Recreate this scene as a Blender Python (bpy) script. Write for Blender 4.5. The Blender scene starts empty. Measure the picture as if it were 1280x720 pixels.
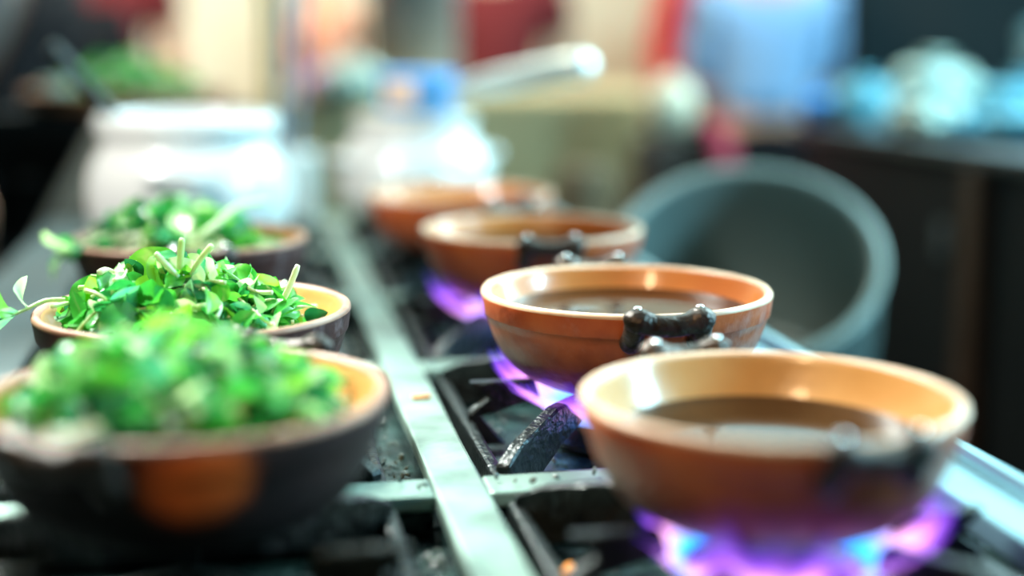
import bpy, bmesh, math, random
from mathutils import Vector, Matrix, Euler, Quaternion, noise
random.seed(7)
PI = math.pi
scn = bpy.context.scene
COL = scn.collection

# ------------------------------------------------------------------ helpers
def new_obj(name, bm, mats, parent=None, smooth=True):
    me = bpy.data.meshes.new(name)
    bmesh.ops.recalc_face_normals(bm, faces=bm.faces[:])
    bm.to_mesh(me); bm.free()
    if smooth:
        for p in me.polygons: p.use_smooth = True
    if not isinstance(mats, (list, tuple)): mats = [mats]
    for m in mats: me.materials.append(m)
    o = bpy.data.objects.new(name, me); COL.objects.link(o)
    if parent: o.parent = parent
    return o

def tag(o, label, cat, group=None, kind=None):
    o['label'] = label; o['category'] = cat
    if group: o['group'] = group
    if kind: o['kind'] = kind
    return o

def empty(name, loc=(0, 0, 0), rot=(0, 0, 0)):
    o = bpy.data.objects.new(name, None); COL.objects.link(o)
    o.empty_display_size = 0.02
    o.location = loc; o.rotation_euler = rot
    return o

def copy_tree(o, parent=None):
    c = o.copy(); COL.objects.link(c); c.parent = parent
    for ch in list(o.children): copy_tree(ch, c)
    return c

def struct(o):
    o['kind'] = 'structure'; return o

def xf(bm, verts, M):
    bmesh.ops.transform(bm, matrix=M, verts=verts)

def add_box(bm, c, s, rot=None, bev=0.0, seg=2):
    r = bmesh.ops.create_cube(bm, size=1.0)
    vs = r['verts']
    M = Matrix.Translation(c) @ (rot.to_matrix().to_4x4() if rot else Matrix.Identity(4)) @ Matrix.Diagonal((s[0], s[1], s[2], 1))
    xf(bm, vs, M)
    if bev > 0:
        es = list({e for v in vs for e in v.link_edges})
        bmesh.ops.bevel(bm, geom=es, offset=bev, segments=seg, affect='EDGES', profile=0.5)

def add_lathe(bm, prof, n=64, M=None, mat=0, close=False, warp=None):
    rings = []
    for (r, z) in prof:
        if r < 1e-6:
            rings.append([bm.verts.new((0, 0, z))])
        else:
            rings.append([bm.verts.new((r*math.cos(2*PI*i/n), r*math.sin(2*PI*i/n), z)) for i in range(n)])
    fs = []
    pairs = list(zip(rings[:-1], rings[1:]))
    if close: pairs.append((rings[-1], rings[0]))
    for a, b in pairs:
        for i in range(n):
            j = (i+1) % n
            if len(a) == 1 and len(b) == 1: continue
            if len(a) == 1: f = bm.faces.new((a[0], b[j], b[i]))
            elif len(b) == 1: f = bm.faces.new((a[i], a[j], b[0]))
            else: f = bm.faces.new((a[i], a[j], b[j], b[i]))
            f.material_index = mat; fs.append(f)
    vs = [v for r in rings for v in r]
    if warp:
        for v in vs: v.co = warp(v.co)
    if M is not None: xf(bm, vs, M)
    return fs

def add_tube(bm, pts, rad, n=10, cap=True, mat=0):
    pts = [Vector(p) for p in pts]
    if not isinstance(rad, (list, tuple)): rad = [rad]*len(pts)
    rings = []
    up = None
    for i, p in enumerate(pts):
        d = (pts[min(i+1, len(pts)-1)] - pts[max(i-1, 0)]).normalized()
        if up is None:
            up = d.orthogonal().normalized()
        else:
            up = (up - d*up.dot(d)).normalized()
        s = d.cross(up)
        rings.append([bm.verts.new(p + (up*math.cos(2*PI*k/n) + s*math.sin(2*PI*k/n))*rad[i]) for k in range(n)])
    for a, b in zip(rings[:-1], rings[1:]):
        for k in range(n):
            j = (k+1) % n
            f = bm.faces.new((a[k], a[j], b[j], b[k])); f.material_index = mat
    if cap:
        for r in (rings[0], rings[-1]):
            f = bm.faces.new(r); f.material_index = mat

def add_ball(bm, c, s, sub=2, rot=None):
    r = bmesh.ops.create_icosphere(bm, subdivisions=sub, radius=1.0)
    M = Matrix.Translation(c) @ (rot.to_matrix().to_4x4() if rot else Matrix.Identity(4)) @ Matrix.Diagonal((s[0], s[1], s[2], 1))
    xf(bm, r['verts'], M)
    return r['verts']

def smooth_pts(pts, k=5):
    P = [Vector(p) for p in pts]
    out = []
    for i in range(len(P)-1):
        p0, p1, p2, p3 = P[max(i-1, 0)], P[i], P[i+1], P[min(i+2, len(P)-1)]
        for t in range(k):
            u = t/k
            out.append(0.5*((2*p1)+(p2-p0)*u+(2*p0-5*p1+4*p2-p3)*u*u+(3*p1-p0-3*p2+p3)*u**3))
    out.append(P[-1]); return out

# ------------------------------------------------------------------ materials
def mat(name, col, rough=0.5, metal=0.0, noise_amt=0.0, scale=20.0, col2=None, bump=0.0, bscale=60.0, spec=0.5, trans=0.0, ior=1.45, coat=0.0, sub=0.0):
    m = bpy.data.materials.new(name); m.use_nodes = True
    nt = m.node_tree; b = nt.nodes['Principled BSDF']
    b.inputs['Base Color'].default_value = (*col, 1)
    b.inputs['Roughness'].default_value = rough
    b.inputs['Metallic'].default_value = metal
    b.inputs['Specular IOR Level'].default_value = spec
    b.inputs['Transmission Weight'].default_value = trans
    b.inputs['IOR'].default_value = ior
    b.inputs['Coat Weight'].default_value = coat
    tc = nt.nodes.new('ShaderNodeTexCoord')
    if col2 is not None:
        n = nt.nodes.new('ShaderNodeTexNoise'); n.inputs['Scale'].default_value = scale; n.inputs['Detail'].default_value = 6
        nt.links.new(tc.outputs['Object'], n.inputs['Vector'])
        r = nt.nodes.new('ShaderNodeValToRGB')
        r.color_ramp.elements[0].position = 0.5-0.5*noise_amt if noise_amt else 0.35
        r.color_ramp.elements[1].position = 0.5+0.5*noise_amt if noise_amt else 0.65
        r.color_ramp.elements[0].color = (*col, 1); r.color_ramp.elements[1].color = (*col2, 1)
        nt.links.new(n.outputs['Fac'], r.inputs['Fac'])
        nt.links.new(r.outputs['Color'], b.inputs['Base Color'])
    if bump > 0:
        n2 = nt.nodes.new('ShaderNodeTexNoise'); n2.inputs['Scale'].default_value = bscale; n2.inputs['Detail'].default_value = 5
        nt.links.new(tc.outputs['Object'], n2.inputs['Vector'])
        bp = nt.nodes.new('ShaderNodeBump'); bp.inputs['Strength'].default_value = bump; bp.inputs['Distance'].default_value = 0.01
        nt.links.new(n2.outputs['Fac'], bp.inputs['Height'])
        nt.links.new(bp.outputs['Normal'], b.inputs['Normal'])
    return m

def clay_outside(name, base, base2, bloom, soot_lo, soot_hi, soot_col, bloom_thr, patch=None):
    """terracotta with soot baked on round the base and pale ash bloom in patches"""
    m = bpy.data.materials.new(name); m.use_nodes = True
    nt = m.node_tree; L = nt.links; N = nt.nodes
    b = N['Principled BSDF']; b.inputs['Roughness'].default_value = 0.5
    tc = N.new('ShaderNodeTexCoord'); sx = N.new('ShaderNodeSeparateXYZ'); L.new(tc.outputs['Object'], sx.inputs[0])
    n1 = N.new('ShaderNodeTexNoise'); n1.inputs['Scale'].default_value = 26; n1.inputs['Detail'].default_value = 7
    L.new(tc.outputs['Object'], n1.inputs['Vector'])
    c1 = N.new('ShaderNodeMix'); c1.data_type = 'RGBA'
    c1.inputs[6].default_value = (*base, 1); c1.inputs[7].default_value = (*base2, 1)
    r1 = N.new('ShaderNodeMapRange'); r1.inputs[1].default_value = .38; r1.inputs[2].default_value = .62
    L.new(n1.outputs['Fac'], r1.inputs[0]); L.new(r1.outputs[0], c1.inputs[0])
    # ash bloom
    n2 = N.new('ShaderNodeTexNoise'); n2.inputs['Scale'].default_value = 9; n2.inputs['Detail'].default_value = 8; n2.inputs['Roughness'].default_value = .65
    L.new(tc.outputs['Object'], n2.inputs['Vector'])
    r2 = N.new('ShaderNodeMapRange'); r2.inputs[1].default_value = bloom_thr; r2.inputs[2].default_value = bloom_thr+.14; r2.inputs[4].default_value = .65
    L.new(n2.outputs['Fac'], r2.inputs[0])
    c2 = N.new('ShaderNodeMix'); c2.data_type = 'RGBA'; c2.inputs[7].default_value = (*bloom, 1)
    L.new(r2.outputs[0], c2.inputs[0]); L.new(c1.outputs[2], c2.inputs[6])
    # soot
    ad = N.new('ShaderNodeMath'); ad.operation = 'MULTIPLY_ADD'; ad.inputs[1].default_value = .035; 
    L.new(n1.outputs['Fac'], ad.inputs[0]); L.new(sx.outputs['Z'], ad.inputs[2])
    r3 = N.new('ShaderNodeMapRange'); r3.inputs[1].default_value = soot_lo+.017; r3.inputs[2].default_value = soot_hi+.017
    L.new(ad.outputs[0], r3.inputs[0])
    c3 = N.new('ShaderNodeMix'); c3.data_type = 'RGBA'; c3.inputs[6].default_value = (*soot_col, 1)
    L.new(r3.outputs[0], c3.inputs[0]); L.new(c2.outputs[2], c3.inputs[7])
    fin = c3
    if patch:   # glow of lit clay painted in as an orange patch on one side
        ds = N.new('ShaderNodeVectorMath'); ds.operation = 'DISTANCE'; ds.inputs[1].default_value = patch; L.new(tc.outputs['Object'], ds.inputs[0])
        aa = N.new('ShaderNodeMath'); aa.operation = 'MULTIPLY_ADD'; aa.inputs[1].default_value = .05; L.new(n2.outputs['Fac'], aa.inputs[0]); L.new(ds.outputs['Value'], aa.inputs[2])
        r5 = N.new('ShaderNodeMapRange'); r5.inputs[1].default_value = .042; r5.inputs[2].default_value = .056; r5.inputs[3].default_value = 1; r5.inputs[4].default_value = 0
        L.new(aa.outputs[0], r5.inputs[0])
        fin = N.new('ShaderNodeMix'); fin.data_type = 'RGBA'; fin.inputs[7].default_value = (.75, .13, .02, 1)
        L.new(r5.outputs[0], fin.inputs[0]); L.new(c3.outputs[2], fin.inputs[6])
    L.new(fin.outputs[2], b.inputs['Base Color'])
    bp = N.new('ShaderNodeBump'); bp.inputs['Strength'].default_value = .25; bp.inputs['Distance'].default_value = .003
    n4 = N.new('ShaderNodeTexNoise'); n4.inputs['Scale'].default_value = 120; L.new(tc.outputs['Object'], n4.inputs['Vector'])
    L.new(n4.outputs['Fac'], bp.inputs['Height']); L.new(bp.outputs['Normal'], b.inputs['Normal'])
    b.inputs['Specular IOR Level'].default_value = .5 if base[0] > .2 else .25
    b.inputs['Roughness'].default_value = .5 if base[0] > .2 else .7
    return m

M = {}
M['clay'] = clay_outside('terracotta_outside', (.46, .070, .010), (.57, .12, .024), (.60, .38, .34), .008, .064, (.018, .007, .004), .56)
M['clay_sooty'] = clay_outside('sooty_terracotta_outside', (.034, .012, .009), (.075, .026, .020), (.42, .33, .34), .004, .05, (.012, .008, .008), .60)
M['clay_glow_patch'] = clay_outside('sooty_terracotta_painted_glow', (.016, .007, .006), (.034, .014, .012), (.42, .33, .34), .004, .05, (.012, .008, .008), .70, (.012, -.104, .052))  # sooty clay with a painted orange glow where light falls on its front
M['clay_in'] = mat('glazed_clay_inside', (.54, .155, .035), .3, col2=(.68, .24, .06), scale=14, bump=.06, bscale=50, coat=.25)
M['clay_rim_dark'] = mat('sooty_clay_rim', (.24, .105, .06), .5, col2=(.36, .19, .12), scale=40)
M['clay_in_pale'] = mat('pale_glazed_clay_inside', (.56, .27, .08), .3, col2=(.68, .37, .14), scale=14, bump=.06, bscale=50, coat=.25)
M['clay_rim'] = mat('worn_clay_rim', (.62, .36, .22), .4, col2=(.74, .52, .36), scale=40)
M['iron_handle'] = mat('dark_wrapped_iron', (.022, .014, .010), .28, .45, col2=(.06, .042, .032), scale=60, bump=.35, bscale=150)
M['rivet'] = mat('bright_rivet', (.75, .75, .75), .15, 1.0)
M['broth'] = mat('dark_broth', (.012, .005, .002), .07, col2=(.026, .011, .004), scale=14, ior=1.33, spec=.28, bump=.03, bscale=14)
M['steel'] = mat('brushed_steel', (.25, .355, .30), .42, .45, col2=(.13, .19, .16), scale=22, bump=.05, bscale=130)
M['edge_steel'] = mat('polished_edge_steel', (.30, .52, .58), .3, .7, col2=(.24, .43, .49), scale=9)
M['deck'] = mat('dull_steel_deck', (.06, .085, .085), .45, .4, col2=(.11, .14, .14), scale=10, bump=.05)
M['tray'] = mat('greasy_black_tray', (.005, .010, .010), .2, .3, col2=(.035, .075, .068), scale=34, bump=.7, bscale=70)
M['iron'] = mat('cast_iron', (.006, .008, .008), .3, .4, col2=(.02, .026, .025), scale=50, bump=.4, bscale=110)
M['burner'] = mat('burner_metal', (.05, .055, .06), .25, .8)
M['crumb'] = mat('greasy_crumbs', (.25, .30, .26), .3, col2=(.05, .06, .05), scale=90)
M['carrot'] = mat('orange_carrot', (.85, .35, .06), .4, col2=(.7, .22, .03), scale=200)
M['enamel'] = mat('white_enamel', (.68, .67, .63), .25, col2=(.60, .60, .57), scale=6, coat=.35)
M['cream_enamel'] = mat('cream_enamel', (.52, .50, .43), .3, coat=.3)
M['blue_reflection'] = mat('blue_reflection', (.12, .42, .85), .25, coat=.3)  # blue reflected in the steel saucepan, painted as its base colour
M['peach'] = mat('peach_reflection', (.75, .52, .36), .3)  # warm reflection on the steel saucepan, painted as a colour
M['alu'] = mat('dull_aluminium', (.145, .185, .17), .45, .3, col2=(.18, .225, .205), scale=6, bump=.03)
M['chrome'] = mat('bright_steel', (.86, .92, .86), .36, .7)
M['dark_steel'] = mat('dark_steel', (.10, .115, .13), .35, .8)
M['grey_steel'] = mat('grey_steel', (.12, .145, .16), .45, .6, col2=(.30, .33, .34), scale=6)
M['wood'] = mat('brown_wood', (.33, .13, .055), .5, col2=(.22, .08, .03), scale=12)
M['pale_wood'] = mat('pale_plank', (.42, .27, .19), .6, col2=(.33, .20, .14), scale=9)
M['dark_wood'] = mat('dark_wood', (.018, .014, .012), .6, col2=(.008, .007, .006), scale=9, spec=.2)
M['cream_wall'] = mat('cream_plaster', (.66, .58, .42), .8, col2=(.75, .70, .56), scale=2.2)
M['floor'] = mat('dark_concrete', (.05, .05, .05), .7, col2=(.08, .08, .075), scale=4)
M['black_panel'] = mat('black_panel', (.004, .006, .007), .6, col2=(.008, .011, .012), scale=3, spec=.25)
M['black_cloth'] = mat('black_cloth', (.004, .005, .006), .9, col2=(.012, .013, .016), scale=30, spec=.08)
M['beige_cloth'] = mat('beige_cloth', (.50, .37, .19), .85, col2=(.36, .26, .13), scale=5, bump=.1, bscale=300)
M['brown_cloth'] = mat('brown_hessian', (.055, .042, .032), .9, col2=(.035, .028, .026), scale=12, bump=.3, bscale=300)
M['blue_shirt'] = mat('light_blue_shirt', (.21, .37, .60), .8, col2=(.25, .41, .62), scale=4, spec=.08)
M['red_cloth'] = mat('red_cloth', (.75, .012, .04), .8, col2=(.60, .01, .03), scale=9, spec=.08)
M['maroon'] = mat('maroon_shirt', (.11, .015, .018), .85, col2=(.16, .025, .025), scale=5, spec=.08)
M['grey_shirt'] = mat('grey_shirt', (.17, .155, .15), .85, col2=(.21, .19, .18), scale=5, spec=.08)
M['skin'] = mat('skin', (.55, .30, .20), .5)
M['hair'] = mat('black_hair', (.01, .008, .007), .5, bump=.4, bscale=80)
M['eye'] = mat('eye_white', (.8, .8, .78), .2)
M['shoe'] = mat('black_shoe', (.02, .02, .02), .4)
M['bag'] = mat('pale_blue_plastic', (.06, .38, .52), .35, col2=(.26, .50, .54), scale=7)
M['bag_white'] = mat('white_plastic', (.36, .52, .50), .35, col2=(.50, .55, .42), scale=7)
M['bag_blue'] = mat('strong_blue_plastic', (.05, .30, .85), .3, col2=(.10, .42, .9), scale=7)
M['bag_teal'] = mat('teal_plastic', (.01, .11, .14), .35, col2=(.02, .16, .20), scale=7)
M['purple'] = mat('lilac_plastic', (.62, .32, .80), .35, col2=(.7, .42, .85), scale=7)
M['orange'] = mat('orange_plastic', (.85, .30, .16), .4, col2=(.9, .38, .22), scale=7)
M['white_plate'] = mat('white_china', (.64, .54, .38), .25, coat=.3)
M['brown_post'] = mat('brown_post', (.07, .038, .022), .5, col2=(.05, .028, .017), scale=9)
M['cabinet'] = mat('dark_teal_paint', (.005, .018, .023), .6, col2=(.012, .02, .023), scale=3, spec=.2)
M['sack'] = mat('olive_hessian', (.12, .085, .045), .9, col2=(.08, .055, .028), scale=12, bump=.3, bscale=300)
M['red_towel'] = mat('dark_red_towel', (.36, .02, .05), .9, col2=(.28, .015, .04), scale=12, bump=.3, bscale=300)
M['olive_stick'] = mat('olive_stick', (.38, .28, .07), .5)
M['blue_stick'] = mat('blue_grey_stick', (.20, .30, .40), .35, .4)

def leaf_mat(name, cols, rough=.30, tr=.45):
    m = bpy.data.materials.new(name); m.use_nodes = True
    nt = m.node_tree; N = nt.nodes; L = nt.links
    b = N['Principled BSDF']; b.inputs['Roughness'].default_value = rough
    oi = N.new('ShaderNodeObjectInfo'); tc = N.new('ShaderNodeTexCoord')
    no = N.new('ShaderNodeTexNoise'); no.inputs['Scale'].default_value = 55
    L.new(tc.outputs['Object'], no.inputs['Vector'])
    ma = N.new('ShaderNodeMath'); ma.operation = 'MULTIPLY_ADD'; ma.inputs[1].default_value = .45; 
    sb = N.new('ShaderNodeMath'); sb.operation = 'SUBTRACT'; sb.inputs[1].default_value = .22
    L.new(no.outputs['Fac'], ma.inputs[0]); L.new(oi.outputs['Random'], ma.inputs[2]); L.new(ma.outputs[0], sb.inputs[0])
    r = N.new('ShaderNodeValToRGB')
    for i, (p, c) in enumerate(cols):
        e = r.color_ramp.elements[i] if i < 2 else r.color_ramp.elements.new(p)
        e.position = p; e.color = (*c, 1)
    L.new(sb.outputs[0], r.inputs['Fac']); L.new(r.outputs['Color'], b.inputs['Base Color'])
    t = N.new('ShaderNodeBsdfTranslucent'); L.new(r.outputs['Color'], t.inputs['Color'])
    mx = N.new('ShaderNodeMixShader'); mx.inputs[0].default_value = tr
    out = N['Material Output']
    L.new(b.outputs[0], mx.inputs[1]); L.new(t.outputs[0], mx.inputs[2]); L.new(mx.outputs[0], out.inputs['Surface'])
    return m
M['leaf'] = leaf_mat('green_leaf', [(0.0, (.010, .17, .06)), (1.0, (.62, .78, .46)), (.25, (.045, .38, .035)), (.48, (.24, .60, .04)), (.66, (.06, .44, .22)), (.82, (.42, .66, .24))])
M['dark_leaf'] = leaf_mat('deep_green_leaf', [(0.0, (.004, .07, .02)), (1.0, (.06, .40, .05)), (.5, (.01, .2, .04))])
M['stem'] = leaf_mat('pale_stem', [(0.0, (.42, .62, .22)), (1.0, (.82, .86, .66)), (.5, (.62, .76, .45))], .3, .3)

def flame_mat():
    m = bpy.data.materials.new('gas_flame'); m.use_nodes = True
    nt = m.node_tree; N = nt.nodes; L = nt.links
    N.remove(N['Principled BSDF']); out = N['Material Output']
    at = N.new('ShaderNodeUVMap'); at.uv_map = 'flame'   # u = height along the tongue, v = density
    sx = N.new('ShaderNodeSeparateXYZ'); L.new(at.outputs['UV'], sx.inputs[0])
    r = N.new('ShaderNodeValToRGB')
    stops = [(0.0, (.005, .12, 1.0)), (1.0, (.05, .03, .85)), (.22, (.01, .36, 1.0)), (.40, (.38, .34, 1.0)), (.56, (1.0, .42, .80)), (.76, (.45, .12, .95))]
    for i, (p, c) in enumerate(stops):
        e = r.color_ramp.elements[i] if i < 2 else r.color_ramp.elements.new(p)
        e.position = p; e.color = (*c, 1)
    L.new(sx.outputs[0], r.inputs['Fac'])
    em = N.new('ShaderNodeEmission'); em.inputs['Strength'].default_value = FLAME_STRENGTH
    L.new(r.outputs['Color'], em.inputs['Color'])
    tr = N.new('ShaderNodeBsdfTransparent')
    mx = N.new('ShaderNodeMixShader'); L.new(sx.outputs[1], mx.inputs[0])
    L.new(tr.outputs[0], mx.inputs[1]); L.new(em.outputs[0], mx.inputs[2])
    L.new(mx.outputs[0], out.inputs['Surface'])
    return m
FLAME_STRENGTH = 4.2
M['flame'] = flame_mat()

# ------------------------------------------------------------------ camera, world, lights
cam = bpy.data.cameras.new('camera'); co = bpy.data.objects.new('camera', cam); COL.objects.link(co)
co.location = (0, 0, 1.19); co.rotation_euler = (math.radians(90-10.14), 0, math.radians(-10.6))
cam.sensor_width = 36; cam.lens = 50; cam.clip_start = .02
cam.dof.use_dof = True; cam.dof.focus_distance = .990; cam.dof.aperture_fstop = 1.18
scn.camera = co
scn.view_settings.view_transform = 'Standard'; scn.view_settings.look = 'None'
scn.view_settings.exposure = 0.02; scn.view_settings.gamma = 1.0; scn.view_settings.use_curve_mapping = False
try:
    scn.cycles.transparent_max_bounces = 24; scn.cycles.sample_clamp_indirect = 4.0
except Exception: pass

w = bpy.data.worlds.new('street_sky'); scn.world = w; w.use_nodes = True
nt = w.node_tree; N = nt.nodes; L = nt.links
bg = N['Background']
tc = N.new('ShaderNodeTexCoord')
dp = N.new('ShaderNodeVectorMath'); dp.operation = 'DOT_PRODUCT'; dp.inputs[1].default_value = Vector((.42, .66, .62)).normalized()
L.new(tc.outputs['Generated'], dp.inputs[0])
rmp = N.new('ShaderNodeValToRGB')
e = rmp.color_ramp.elements
e[0].position = .12; e[0].color = (.004, .013, .015, 1)
e[1].position = 1.0; e[1].color = (1.15, 1.8, 1.8, 1)
x = e.new(.5); x.color = (.11, .18, .19, 1)
x = e.new(.72); x.color = (.68, 1.05, 1.08, 1)
L.new(dp.outputs['Value'], rmp.inputs['Fac']); L.new(rmp.outputs['Color'], bg.inputs['Color'])
bg.inputs['Strength'].default_value = 1.7

def area(name, loc, target, size, power, col):
    l = bpy.data.lights.new(name, 'AREA'); l.energy = power; l.size = size; l.color = col; l.shape = 'DISK'
    o = bpy.data.objects.new(name, l); COL.objects.link(o); o.location = loc
    o.rotation_euler = (Vector(target)-Vector(loc)).to_track_quat('-Z', 'Y').to_euler(); return o
def point(name, loc, rad, power, col):
    l = bpy.data.lights.new(name, 'POINT'); l.energy = power; l.shadow_soft_size = rad; l.color = col
    o = bpy.data.objects.new(name, l); COL.objects.link(o); o.location = loc; return o
area('stall_daylight', (4.6, 3.3, 3.1), (0.2, 1.1, .95), 2.6, 300, (.62, .90, .97))
area('stock_pot_fill', (2.3, .55, 1.75), (.6, 1.6, .85), .6, 85, (.35, .78, 1.0))  # added fill light for the stock pot's right wall, not a real lamp
def spot(name, loc, target, power, angle, col, rad=.12):
    l = bpy.data.lights.new(name, 'SPOT'); l.energy = power; l.color = col; l.spot_size = math.radians(angle); l.spot_blend = .7; l.shadow_soft_size = rad
    o = bpy.data.objects.new(name, l); COL.objects.link(o); o.location = loc
    o.rotation_euler = (Vector(target)-Vector(loc)).to_track_quat('-Z', 'Y').to_euler(); return o
spot('greens_fill', (-.42, 1.62, 2.05), (-.05, .96, 1.0), 370, 40, (.95, 1.0, .93))  # fill spot added to brighten the heaped greens, nothing real hangs there
spot('broth_bowl_fill', (-.45, .05, 1.95), (.27, 1.06, .96), 42, 38, (1.0, .68, .38))  # invented warm spot that lifts the fronts of the broth bowls
spot('white_pot_fill', (-1.05, .70, 2.2), (.06, 1.90, 1.02), 210, 25, (1.0, .99, .95))  # extra fill aimed at the two white pots, source made up
area('back_wall_fill', (-.1, 3.3, 2.9), (-.1, 4.8, 1.0), .8, 110, (1.0, .86, .66))  # added warm fill to brighten the cream back wall
area('bag_pile_fill', (1.9, 2.0, 2.6), (1.15, 2.4, 1.0), .5, 60, (.48, .92, 1.0))  # added cyan fill over the pile of bags, no lamp stands there

# ------------------------------------------------------------------ setting
bm = bmesh.new(); add_box(bm, (.6, 2.5, -.03), (9, 9, .06)); struct(new_obj('floor', bm, M['floor'], smooth=False))
bm = bmesh.new(); add_box(bm, (.9, 5.3, 1.05), (8, .10, 2.1)); struct(new_obj('wall_back', bm, M['cream_wall'], smooth=False))

# ------------------------------------------------------------------ stove
XL, XR = -.04, .28
ROWS = [.70, 1.04, 1.38, 1.72, 2.06]
BARS = [.53, .87, 1.21, 1.55, 1.89, 2.23]
TOP = .905
stove = empty('gas_stove', (.09, 1.38, 0))
tag(stove, 'long steel gas stove with two columns of burners under all the bowls', 'stove')
def part(name, bm, m, parent=stove, smooth=False):
    o = new_obj(name, bm, m, parent, smooth)
    if parent is stove: o.matrix_parent_inverse = Matrix.Translation(stove.location).inverted()
    return o
bm = bmesh.new(); add_box(bm, (.128, 1.38, TOP-.006), (.034, 1.76, .012), bev=.0025); part('divider_strip', bm, M['steel'])
for y in BARS:
    for (x0, x1) in ((-.198, .1108), (.1452, .418)):
        bm = bmesh.new(); add_box(bm, ((x0+x1)/2, y, TOP-.0065), (x1-x0, .036, .011), bev=.0025)
        part('cross_bar', bm, M['steel'])
bm = bmesh.new(); add_box(bm, (-.25, 1.38, TOP-.008), (.104, 1.80, .016), bev=.003); part('deck_plate', bm, M['deck'])
bm = bmesh.new()
add_box(bm, (.4405, 1.38, TOP-.001), (.045, 1.80, .018), bev=.003)
add_box(bm, (.462, 1.38, TOP+.003), (.012, 1.80, .030), bev=.005)
part('rolled_edge', bm, M['edge_steel'])
for y in ROWS:
    for (x0, x1) in ((-.198, .111), (.145, .418)):
        bm = bmesh.new(); xc = (x0+x1)/2; wx = x1-x0
        add_box(bm, (xc, y, .872), (wx+.02, .335, .006))
        for s in (-1, 1):
            add_box(bm, (xc+s*(wx/2+.004), y, .884), (.004, .335, .02))
            add_box(bm, (xc, y+s*.165, .884), (wx, .004, .02))
        part('drip_tray', bm, M['tray'])
bm = bmesh.new()
add_box(bm, (.085, .49, .82), (.77, .02, .15), bev=.004); add_box(bm, (.085, 2.27, .82), (.77, .02, .15), bev=.004)
add_box(bm, (-.295, 1.38, .82), (.02, 1.80, .15), bev=.004); add_box(bm, (.455, 1.38, .82), (.02, 1.80, .15), bev=.004)
part('side_panel', bm, M['dark_steel'])
for sx in (-.27, .43):
    for sy in (.52, 2.24):
        bm = bmesh.new(); add_tube(bm, [(sx, sy, 0), (sx, sy, .03), (sx, sy, .75)], [.03, .022, .022], 12); part('leg', bm, M['dark_steel'])

# burners
def burner_at(x, y):
    bm = bmesh.new()
    add_lathe(bm, [(0, .8755), (.040, .8755), (.052, .879), (.052, .883), (.034, .886), (.034, .896), (.040, .899), (0, .899)], 40, Matrix.Translation((x, y, 0)))
    b = part('burner', bm, M['burner'], smooth=False)
    bm = bmesh.new()
    add_lathe(bm, [(0, .8992), (.044, .8992), (.046, .903), (.040, .909), (.016, .912), (0, .912)], 40, Matrix.Translation((x, y, 0)))
    c = new_obj('burner_cap', bm, M['iron'], b)
BX = {}
for y in ROWS:
    for x in (XL, XR): burner_at(x, y)

# cast iron pan supports: frame + fingers pointing at the burner
sup = empty('pan_support', (0, 0, 0))
hw, hl = .120, .141
bm = bmesh.new()
for s in (-1, 1):
    add_box(bm, (s*hw, 0, .888), (.010, 2*hl+.010, .024), bev=.003)
    add_box(bm, (0, s*hl, .888), (2*hw-.010, .010, .024), bev=.003)
new_obj('support_frame', bm, M['iron'], sup, False)
def finger(dx, dy, L0, L1, w=.011):
    d = Vector((dx, dy, 0)).normalized(); a = math.atan2(d.y, d.x)
    bm = bmesh.new()
    # blade seen from the side: low at the frame, rising to a flat resting end
    prof = [(L0, .889), (L1, .889), (L1, .9145), (L1-.012, .9215), (L1-.028, .9285), (L1-.062, .9298), (L1-.068, .926), (L1-.070, .908), (L1-.052, .899)]
    prof = [(L0, .8995), (L0-.01, .890), (L1, .879), (L1, .912), (L1-.004, .916)] if False else None
    # inner end at radius L0, outer end at radius L1
    side = [(L0, .915), (L0+.004, .9296), (L0+.055, .9296), (L1-.02, .916), (L1, .906), (L1, .880), (L1-.03, .880), (L0+.05, .904)]
    va = [bm.verts.new((r, -w/2, z)) for r, z in side]; vb = [bm.verts.new((r, w/2, z)) for r, z in side]
    bm.faces.new(va); bm.faces.new(vb[::-1])
    n = len(side)
    for i in range(n): bm.faces.new((va[i], va[(i+1) % n], vb[(i+1) % n], vb[i]))
    bmesh.ops.bevel(bm, geom=bm.edges[:], offset=.0016, segments=1, affect='EDGES')
    bmesh.ops.rotate(bm, verts=bm.verts[:], matrix=Matrix.Rotation(a, 3, 'Z'))
    return bm
for (dx, dy) in ((1, 1.18), (-1, 1.18), (1, -1.18), (-1, -1.18)):
    new_obj('finger', finger(dx, dy, .056, math.hypot(hw, hl)-.002), M['iron'], sup, False)
for (dx, dy, R) in ((1, 0, hw), (-1, 0, hw), (0, 1, hl), (0, -1, hl)):
    new_obj('finger', finger(dx, dy, .064, R), M['iron'], sup, False)
SUPPORT_LABELS = {
    (XL, 0): 'black cast iron pan support under the nearest blurred bowl of greens',
    (XR, 0): 'black cast iron pan support under the nearest bowl of dark broth',
    (XL, 1): 'black cast iron pan support under the second bowl of greens',
    (XR, 1): 'black cast iron pan support under the sharp broth bowl, violet flame through it',
    (XL, 2): 'black cast iron pan support under the farthest bowl of greens',
    (XR, 2): 'black cast iron pan support under the third broth bowl',
    (XL, 3): 'black cast iron pan support under the white pot with the ladle',
    (XR, 3): 'black cast iron pan support under the farthest terracotta broth bowl',
    (XL, 4): 'black cast iron pan support on the empty burner behind the ladle pot',
    (XR, 4): 'black cast iron pan support under the white pot carrying a saucepan'}
first = True
for i, y in enumerate(ROWS):
    for x in (XL, XR):
        o = sup if first else copy_tree(sup); first = False
        o.location = (x, y, 0)
        tag(o, SUPPORT_LABELS[(x, i)], 'pan support', 'cast iron pan supports on the stove')

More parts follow.
